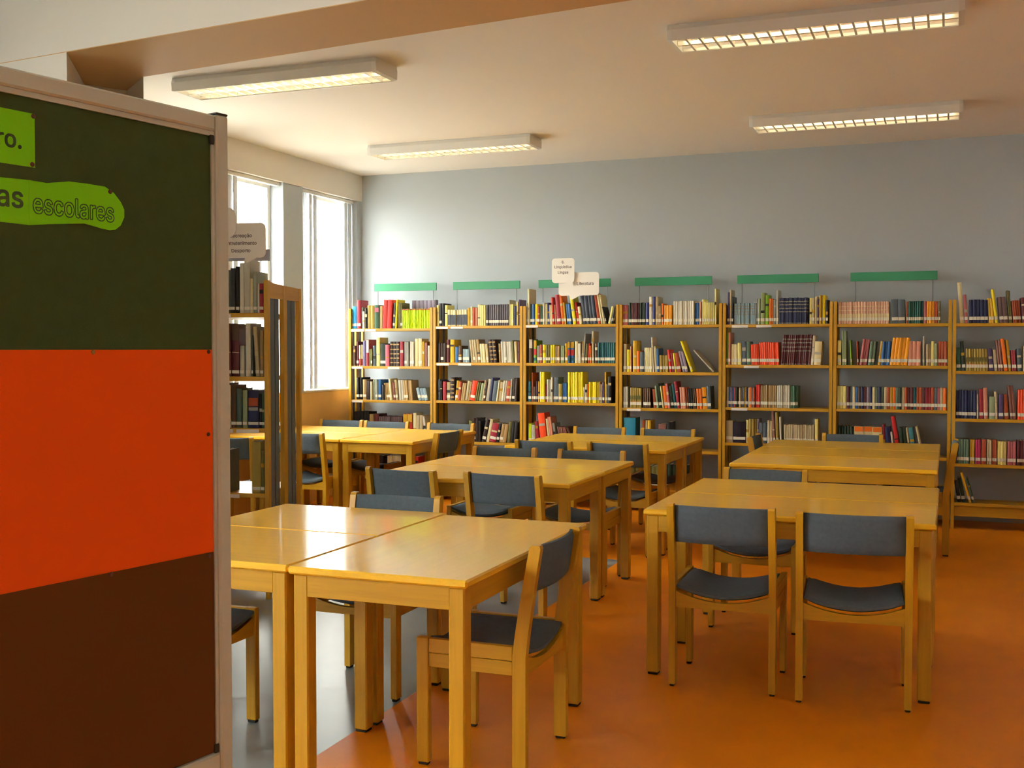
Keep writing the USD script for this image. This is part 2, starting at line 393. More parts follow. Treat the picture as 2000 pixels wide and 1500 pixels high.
chair(-4.785, 9.01, 180, 'blue chair behind the far left tables, middle of the three tops')
chair(-4.13, 8.985, 180, 'blue chair behind the far left tables, rightmost of the three tops')
chair(-3.785, 8.12, 88, 'blue chair at the right end of the far left tables, turned sideways')
chair(-5.07, 7.00, 24, 'blue chair pulled out behind the free-standing bookcase, glimpsed through its shelves')

# ------------------------------------------------------------------ ceiling lights
def make_lamp(label, loc):
    t = thing('ceiling_light', label, 'ceiling light', loc)
    L, w, h = 1.52, 0.30, 0.088
    e = 0.028
    side = [(-w / 2 + 0.012, 0), (-w / 2, -0.03), (-w / 2 + 0.006, -h), (-w / 2 + 0.016, -h), (-w / 2 + 0.010, -0.03), (-w / 2 + 0.022, -0.004), (-w / 2 + 0.022, 0)]
    obj('housing', cat_m([prism_x(side, -L / 2 + e, L / 2 - e), prism_x([(-y, z) for y, z in side], -L / 2 + e, L / 2 - e), box(-L / 2 + e, L / 2 - e, -w / 2 + 0.02, w / 2 - 0.02, -0.012, -0.0005)]), 'white_metal', t)
    for s in (-1, 1):
        a = [(-w / 2 + 0.012, -0.0005), (-w / 2, -0.03), (-w / 2 + 0.006, -h), (w / 2 - 0.006, -h), (w / 2, -0.03), (w / 2 - 0.012, -0.0005)]
        m = prism_x(a, -e / 2, e / 2)
        v = m.vertices.copy()
        k = v[:, 0] * s > 0
        v[k, 1] *= 0.955
        v[k, 2] = np.where(v[k, 2] < -0.05, v[k, 2] + 0.006, v[k, 2])
        m.vertices = v
        m.apply_translation((s * (L / 2 - e / 2), 0, 0))
        obj('end_cap', m, 'white_metal', t)
    x0, x1 = -L / 2 + e, L / 2 - e
    for y in (-0.066, 0.066):
        pts = [(y + 0.062 * math.cos(q), -0.070 + 0.052 * math.sin(q)) for q in np.linspace(0.05, math.pi - 0.05, 13)]
        out = [(p[0] + (p[0] - y) * 0.03, p[1] + 0.002) for p in pts[::-1]]
        obj('reflector', prism_x(pts + out, x0 + 0.002, x1 - 0.002), 'reflector', t, smooth=40)
        obj('tube', rod((x0 + 0.03, y, -0.036), (x1 - 0.03, y, -0.036), 0.013, 14), 'tube_glass', t, smooth=40)
    obj('louver_spine', prism_x([(-0.008, -0.083), (0.008, -0.083), (0.002, -0.030), (-0.002, -0.030)], x0 + 0.002, x1 - 0.002), 'louver', t)
    for y in (-1, 1):
        obj('louver_edge', prism_x([(y * 0.130, -0.084), (y * 0.133, -0.084), (y * 0.131, -0.045), (y * 0.129, -0.045)], x0 + 0.002, x1 - 0.002), 'louver', t)
    n = 20
    for k in range(1, n):
        x = x0 + (x1 - x0) * k / n
        m = prism_x([(-0.006, -0.084), (0.006, -0.084), (0.0015, -0.044), (-0.0015, -0.044)], -0.128, 0.128)
        v = m.vertices.copy()
        m.vertices = np.stack([v[:, 1] + x, v[:, 0], v[:, 2]], 1)
        m.invert()
        obj('louver_blade', m, 'louver', t)
    return t
L0 = make_lamp('white louvred ceiling light at left, near the beam', (-4.035, 6.22, ZC))
dup(L0, (-4.01, 8.83, ZC), 0, 'white louvred ceiling light at left, far one before the blue wall', 'ceiling light')
dup(L0, (-0.71, 6.22, ZC), 0, 'white louvred ceiling light at top right, near one with yellowish glints', 'ceiling light')
dup(L0, (-0.69, 8.80, ZC), 0, 'white louvred ceiling light at right, far one above the bookcases', 'ceiling light')

for x in (-4.02, -0.70):  # two added lamps out of view, lighting the beam front and display board
    dup(L0, (x, 1.75, ZC), 0, f"added unseen white louvred ceiling light over the near half of the room, {'left' if x < -2 else 'right'} one", 'ceiling light')

# ------------------------------------------------------------------ bookcases
YS = 9.705
UD = 0.28
UX = [-5.55, -4.625, -3.70, -2.775, -1.845, -0.915, 0.015, 0.945]
SHELF = [[1.645, 1.277, 0.944, 0.555, 0.20], [1.664, 1.315, 0.952, 0.563, 0.20], [1.671, 1.315, 0.954, 0.560, 0.20], [1.659, 1.239, 0.917, 0.546, 0.20],
         [1.657, 1.308, 0.940, 0.631, 0.25], [1.654, 1.309, 0.946, 0.560, 0.20], [1.652, 1.268, 0.883, 0.518, 0.201]]
CASE = ['first bookcase from the window', 'second bookcase from the window', 'third bookcase from the window', 'fourth bookcase from the window',
        'fifth bookcase from the window', 'second bookcase from the right', 'rightmost bookcase', 'free-standing bookcase with striped end']
LABELS = {(0, 0): [(0.0, 0.17), (0.18, 0.32)], (0, 1): [(0.01, 0.15), (0.47, 0.62)], (0, 2): [(0.01, 0.15)], (1, 0): [(0.0, 0.15), (0.18, 0.33)], (1, 1): [(0.01, 0.16), (0.27, 0.43)],
          (2, 0): [(0.0, 0.14)], (3, 2): [(0.05, 0.20)], (4, 0): [(0.06, 0.22), (0.30, 0.45)], (4, 1): [(0.18, 0.33)], (4, 2): [(0.06, 0.22)], (7, 0): [(0.60, 0.77)], (7, 2): [(0.72, 0.78), (0.80, 0.96)], (7, 3): [(0.60, 0.82)]}
ZTOP = 1.86
def side_frame(t, x0, x1, depth, strips=True):
    """a ladder-like end: three uprights, rails and two grey strips in the gaps"""
    zt = ZTOP
    ps = 0.034
    front = [(0, 0.012), (ps, 0.012), (ps, zt - 0.05), (0.0, zt - 0.006), (0, zt)]
    def upright(y0, y1, top0, top1):
        return prism_x([(y0, 0.0), (y1, 0.0), (y1, top1), ((y0 + y1) / 2, max(top0, top1) - 0.0005), (y0, top0)], x0, x1)
    obj('upright', upright(0, ps, zt - 0.004, zt - 0.004), 'wood_z', t)
    obj('upright', upright(depth / 2 - 0.03, depth / 2 + 0.03, zt - 0.0215, zt - 0.0215), 'wood_z', t)
    obj('upright', upright(depth - ps, depth, zt - 0.025, zt - 0.025), 'wood_z', t)
    for a, b in ((ps, depth / 2 - 0.03), (depth / 2 + 0.03, depth - ps)):
        n = 7
        top = [(y, zt - 0.016 - 0.010 * y / depth + (0.008 * (1 - k / 2) if a == ps and k < 2 else 0)) for k, y in enumerate(np.linspace(a, b, n))]
        obj('end_rail', prism_x([(a, zt - 0.105), (b, zt - 0.105)] + top[::-1], x0 + 0.002, x1 - 0.002), 'wood_y', t)
        obj('end_rail', prism_x([(a, 0.10), (b, 0.10), (b, 0.17), (a, 0.17)], x0 + 0.002, x1 - 0.002), 'wood_y', t)
        g = b - a
        obj('side_strip', cbox((x0 + x1) / 2 - 0.005, (x0 + x1) / 2 + 0.005, a + g * 0.08, a + g * 0.40, 0.171, zt - 0.106, 0.002), 'strip_grey', t)
        obj('side_strip', cbox((x0 + x1) / 2 - 0.005, (x0 + x1) / 2 + 0.005, a + g * 0.46, a + g * 0.74, 0.171, zt - 0.106, 0.002), 'strip_grey', t)

def make_case(k, label, loc, rz, w, depth, shelves):
    t = thing('bookcase', label, 'bookcase', loc, rz)
    pt = 0.0255
    side_frame(t, 0, pt, depth)
    side_frame(t, w - pt, w, depth)
    for j, z in enumerate(shelves):
        s = obj('shelf', cbox(pt + 0.0005, w - pt - 0.0005, 0.004, depth - 0.006, z - 0.013, z + 0.013, 0.002), 'wood_x', t)
        for a, b in LABELS.get((k, j), []):
            iw = w - 2 * pt
            obj('label_holder', box(pt + 0.002 + a * iw, pt + b * iw, 0.0005, 0.0045, z - 0.015, z + 0.006), 'label_white', s)
    obj('plinth_rail', cbox(pt + 0.0005, w - pt - 0.0005, 0.02, 0.042, shelves[-1] - 0.100, shelves[-1] - 0.0135, 0.002), 'wood_x', t)
    return t
for k in range(7):
    w = UX[k + 1] - UX[k] - 0.008
    make_case(k, 'open-backed honey wood bookcase full of books, ' + CASE[k].replace('bookcase ', '').replace(' bookcase', '') + ' along the wall', (UX[k] + 0.004, YS, 0), 0, w, UD, SHELF[k])
LU_A = 13.0
LU_L = (-3.672 - 0.925 * math.cos(math.radians(LU_A)), 5.499 - 0.925 * math.sin(math.radians(LU_A)), 0)
LU_S = [1.655, 1.285, 0.985, 0.605, 0.22]
make_case(7, 'free-standing honey wood bookcase with grey-striped open end, beside the white-framed board', LU_L, LU_A, 0.925, 0.575, LU_S)

# sign bars over the bookcases, on thin rods
for k in range(6):
    xa, xb = [(-5.40, -4.71), (-4.53, -3.83), (-3.64, -2.93), (-2.70, -1.99), (-1.765, -1.065), (-0.80, -0.105)][k]
    t = thing('sign_bar', f'green blank sign bar on two thin rods above the {CASE[k]}' if k != 2 else 'green blank sign bar partly hidden by the white speech-bubble signs', 'sign', ((xa + xb) / 2, YS + UD - 0.012, 0))
    h = (xb - xa) / 2
    zb = 2.035
    obj('panel', cbox(-h, h, -0.008, 0.008, zb, zb + 0.075, 0.002), 'bar_green', t)
    for s in (-0.88, 0.90):
        obj('rod', rod((s * h, 0.0, SHELF[k][0] + 0.013), (s * h, 0.0, zb), 0.003, 8), 'steel_grey', t)

def to_world(lx, ly, a, o):
    c, s = math.cos(math.radians(a)), math.sin(math.radians(a))
    return (o[0] + lx * c - ly * s, o[1] + lx * s + ly * c)
_lp = to_world(0.60, 0.35, LU_A, LU_L)
t = thing('sign_bar', 'grey blank sign bar behind the speech-bubble signs on the free-standing bookcase', 'sign', (*_lp, 0), LU_A)
obj('panel', cbox(-0.34, 0.205, -0.008, 0.008, 1.995, 2.065, 0.002), 'bar_grey', t)
for s in (-0.28, 0.15):
    obj('rod', rod((s, 0, LU_S[0] + 0.013), (s, 0, 1.995), 0.003, 8), 'steel_grey', t)

# ------------------------------------------------------------------ lettering and speech-bubble signs
def text_shape(s, height, bold=False):
    m = meshkit.text_mesh(s, height, 0.001, bold)
    tri = m.triangles[np.abs(m.face_normals[:, 2]) > 0.9]
    tri = tri[tri[:, :, 2].max(1) < 0.0005]
    return unary_union([sg.Polygon(p[:, :2]).buffer(1e-6) for p in tri])

def letters(s, height, depth=0.0006, bold=False, centre=None, outline=0.0):
    """lettering in the xz plane facing -y, centred at centre=(x, z baseline)"""
    sh = text_shape(s, height, bold)
    if outline:
        sh = sh.boundary.buffer(outline, quad_segs=2).simplify(0.0002)
    b = sh.bounds
    polys = [g for g in getattr(sh, 'geoms', [sh]) if g.area > 1e-9]
    m = cat_m([trimesh.creation.extrude_polygon(g, depth, engine='earcut') for g in polys])
    v = m.vertices.copy()
    x = v[:, 0] - (b[0] + b[2]) / 2 + centre[0] if centre else v[:, 0]
    m.vertices = np.stack([x, -v[:, 2], v[:, 1] + (centre[1] if centre else 0)], 1)
    return m

def bubble(label, loc, rz, x0, x1, z0, z1, tail, lines, th, parent_y=0.0, r=0.03):
    t = thing('speech_bubble_sign', label, 'sign', loc, rz)
    shape = unary_union([rounded_rect(x0, x1, z0, z1, r), sg.Polygon(tail)])
    obj('panel', prism_y(shape, -0.003, 0.003), 'sign_white', t)
    for s, x, z in lines:
        m = letters(s, th, 0.0006, True, (x, z))
        m.apply_translation((0, -0.003, 0))
        obj('lettering', m, 'ink_grey', t)
    return t
# over the third bookcase
yb = YS - 0.012
bubble('white speech-bubble sign reading Literatura above the third bookcase', (-3.145, yb + 0.006, 1.99), 0, -0.20, 0.185, -0.045, 0.165, [(-0.10, -0.04), (0.015, -0.04), (-0.075, -0.085)],
       [('Literatura', 0.055, 0.05)], 0.026)
bubble('small white speech-bubble sign reading Linguística Língua above the third bookcase', (-3.295, yb - 0.016, 2.06), 0, -0.108, 0.108, 0.0, 0.225, [(0.0, 0.004), (0.09, 0.004), (0.10, -0.03)],
       [('8.', 0, 0.178), ('Linguística', 0, 0.135), ('Língua', 0, 0.085)], 0.024)
_b = to_world(0.770, -0.012, LU_A, LU_L)
bubble('white speech-bubble sign reading Recreação Entretenimento Desporto on the free-standing bookcase', (*_b, 1.985), LU_A, -0.148, 0.148, 0.0, 0.20, [(0.02, 0.004), (0.10, 0.004), (0.035, -0.03)],
       [('Recreação', 0, 0.118), ('Entretenimento', 0, 0.075), ('Desporto', 0, 0.032)], 0.0195)
_b = to_world(0.605, -0.034, LU_A, LU_L)
bubble('blank white speech-bubble sign half hidden behind the white-framed board', (*_b, 2.10), LU_A, -0.12, 0.145, 0.0, 0.172, [(0.03, 0.004), (0.10, 0.004), (0.14, -0.03)], [], 0.02, r=0.05)

# ------------------------------------------------------------------ the display board at the left
BA = -21.42 + 32.3
db = thing('display_board', 'tall display board with a cream metal frame and dark green felt', 'display board', (-1.4617, 2.0228, 0), 90 - BA - 0.0)
# local x runs towards the viewer's right end of the board: the right end is x = 0 and the board extends to x = -1.25; the front faces -y
def B(t_):            # distance from the right end -> local x
    return -t_
BW = 1.25
obj('post', cbox(-0.034, 0.0, -0.018, 0.018, 0.02, 1.956, 0.004), 'frame_alu', db)
obj('post', cbox(-BW, -BW + 0.034, -0.018, 0.018, 0.02, 1.956, 0.004), 'frame_alu', db)
for x in (-0.017, -BW + 0.017):
    obj('post_cap', cbox(x - 0.0165, x + 0.0165, -0.0175, 0.0175, 1.9565, 1.961, 0.002), 'black_plastic', db)
    obj('foot', cbox(x - 0.02, x + 0.02, -0.22, 0.22, 0.0, 0.0195, 0.005), 'frame_alu', db)
obj('top_rail', cbox(-BW + 0.0345, -0.0345, -0.016, 0.016, 1.921, 1.954, 0.004), 'frame_alu', db)
obj('inner_bead', cat_m([box(-BW + 0.0345, -0.0345, -0.010, 0.010, 1.9105, 1.9205), box(-0.0415, -0.0345, -0.010, 0.010, 0.592, 1.9105)]), 'frame_alu', db)
obj('bottom_rail', cbox(-BW + 0.0345, -0.0345, -0.016, 0.016, 0.555, 0.591, 0.004), 'frame_alu', db)
obj('felt_panel', box(-BW + 0.0345, -0.0418, -0.006, 0.006, 0.592, 1.910), 'board_green', db, label='dark green felt panel')
for z in (1.902, 0.600):
    obj('corner_clip', cbox(-0.047, -0.0345, -0.013, -0.006, z - 0.010, z + 0.010, 0.002), 'black_plastic', db)

def on_board(name, label, cat, t_, z):
    a = math.radians(90 - BA)
    ox, oy = to_world(-t_, 0, 90 - BA, (-1.4617, 2.0228))
    return thing(name, label, cat, (ox, oy, z), 90 - BA)
p = on_board('paper_sheet', 'large bright orange paper sheet pinned across the middle of the display board', 'paper', 0.30, 1.24)
obj('sheet', box(-0.62, 0.2575, -0.0068, -0.0062, -0.220, 0.218), 'paper_orange', p)
p = on_board('paper_sheet', 'large dark brown paper sheet pinned across the bottom of the display board', 'paper', 0.30, 0.81)
obj('sheet', box(-0.62, 0.2575, -0.0074, -0.00685, -0.217, 0.216), 'paper_brown', p)
p = on_board('paper_label', 'lime green paper rectangle with the letters ro at the upper left of the board', 'paper', 0.50, 1.835)
obj('sheet', box(-0.06, 0.0425, -0.0068, -0.0062, -0.0485, 0.048), 'paper_lime', p)
m = letters('ro.', 0.030, 0.0004, True, (-0.008, -0.018)); m.apply_translation((0, -0.0068, 0))
obj('lettering', m, 'ink', p)
p = on_board('paper_label', 'long lime green paper banner reading as escolares with a rounded right end', 'paper', 0.40, 1.725)
up = [(-0.16, 0.036), (-0.1225, 0.036), (-0.0726, 0.038), (-0.035, 0.037), (0.012, 0.0457), (0.05, 0.0465), (0.091, 0.0459), (0.112, 0.036), (0.128, 0.020), (0.1356, 0.0064), (0.1354, -0.0085), (0.127, -0.025), (0.115, -0.034), (0.1016, -0.0365), (0.085, -0.0355), (0.0442, -0.0291), (-0.02, -0.036), (-0.0707, -0.0427), (-0.1238, -0.0422), (-0.16, -0.042)]
sh = sg.Polygon(up)
obj('sheet', prism_y(sh.intersection(sg.box(-1, -1, -0.0700, 1)), -0.0066, -0.0062), 'paper_lime', p)
obj('sheet', prism_y(sh.intersection(sg.box(-0.0712, -1, 1, 1)), -0.0072, -0.0068), 'paper_lime', p)
m = letters('as', 0.036, 0.0004, True, (-0.108, -0.013)); m.apply_translation((0, -0.0066, 0))
obj('lettering', m, 'ink', p)
m = letters('escolares', 0.0335, 0.0004, True, (0.031, -0.019), outline=0.0010)
m.vertices[:, 0] = (m.vertices[:, 0] - 0.031) * (0.176 / np.ptp(m.vertices[:, 0])) + 0.024
m.apply_translation((0, -0.0072, 0))
obj('lettering', m, 'ink', p)
for t_, z, mat, lab in [(0.340, 1.4535, 'pin_brass', 'brass push pin at the top edge of the orange sheet'), (0.0525, 1.4535, 'pin_brown', 'brown push pin at the top right corner of the orange sheet'),
                        (0.0551, 1.2783, 'pin_brown', 'brown push pin at the right edge of the orange sheet'), (0.0551, 1.0190, 'pin_brown', 'brown push pin at the top right corner of the brown sheet'),
                        (0.305, 1.0225, 'pin_brown', 'brown push pin at the top edge of the brown sheet'), (0.4606, 1.8783, 'pin_brown', 'brown push pin at the top right of the lime rectangle'),
                        (0.464, 1.7915, 'pin_brown', 'brown push pin at the bottom right of the lime rectangle'), (0.2974, 1.7624, 'pin_brown', 'brown push pin near the rounded end of the lime banner')]:
    q = on_board('push_pin', lab, 'push pin', t_, z)
    obj('head', trimesh.creation.revolve(np.array([[0, 0], [0.0042, 0], [0.0046, 0.001], [0.0036, 0.0026], [0, 0.0032]]), sections=12, transform=trimesh.transformations.translation_matrix((0, -0.0072, 0)) @ trimesh.transformations.rotation_matrix(math.pi / 2, (1, 0, 0))), mat, q, smooth=40)

# ------------------------------------------------------------------ books
COL = dict(sky='2f9fe0', crimson='9c2435', grey='8d8c86', white='dcd8c8', black='1c1a1c', khaki='a58f3c', green='3c6248', cream='ddd0a0', red='cf2a1e', slate='54626e', yellow='e8d400', olive='6d6a34',
           lime='c4e400', brown='52361f', maroon='5c1f26', paleyellow='e6dc86', darkgreen='20331f', pink='d8657a', darkbrown='33201a', rose='b9646a', beige='bcab84', greywhite='bdb8a8', tan='a98a58',
           paleblue='8ba5b4', rust='a8481c', multi='', mustard='c89a10', brick='b04a2c', salmon='d08a70', mauve='57505a', navy='1c2350', purple='4d3a66', orangered='f03c10', palegreen='93a47e',
           navygrey='3c4456', blue='2b62a4', orange='ec7410', indigo='37418c', teal='135c66', limegreen='7fae14', vermilion='f04a14', rosebrown='8d5c50', azure='2b86a8', amber='f0a008',
           purpledark='1d1424', sage='8a9a6a', greengrey='5e7a66', pinkcream='d6a890', darkteal='14564f', darkslate='22282c', slategreen='465850', greygreen='9aa394', magenta='b01e54', cyanblue='3f8494', mauvebrown='6a5252', vio='6a5c88', lilac='8a7c92', gold='d8ac18')
COL['shelfred'] = 'c02020'
POOL = ['maroon', 'slate', 'teal', 'rust', 'cream', 'greengrey', 'crimson', 'blue', 'mustard', 'beige', 'darkgreen', 'lilac', 'rose', 'orange', 'navy', 'brown']
WORD = dict(paleyellow='pale yellow', darkgreen='dark green', darkbrown='dark brown', greywhite='off-white', paleblue='pale blue', orangered='bright orange-red', palegreen='pale green', navygrey='blue-grey', limegreen='leaf green',
            vermilion='vivid orange', rosebrown='dusky pink', purpledark='blackish purple', greengrey='grey-green', pinkcream='pink and cream', darkteal='dark teal', darkslate='dark slate', slategreen='slate green', greygreen='pale grey-green',
            cyanblue='greenish blue', mauvebrown='mauve-brown', vio='violet', mauve='dull purple', sky='sky blue', azure='azure blue', gold='golden yellow', tan='tan', shelfred='scarlet')
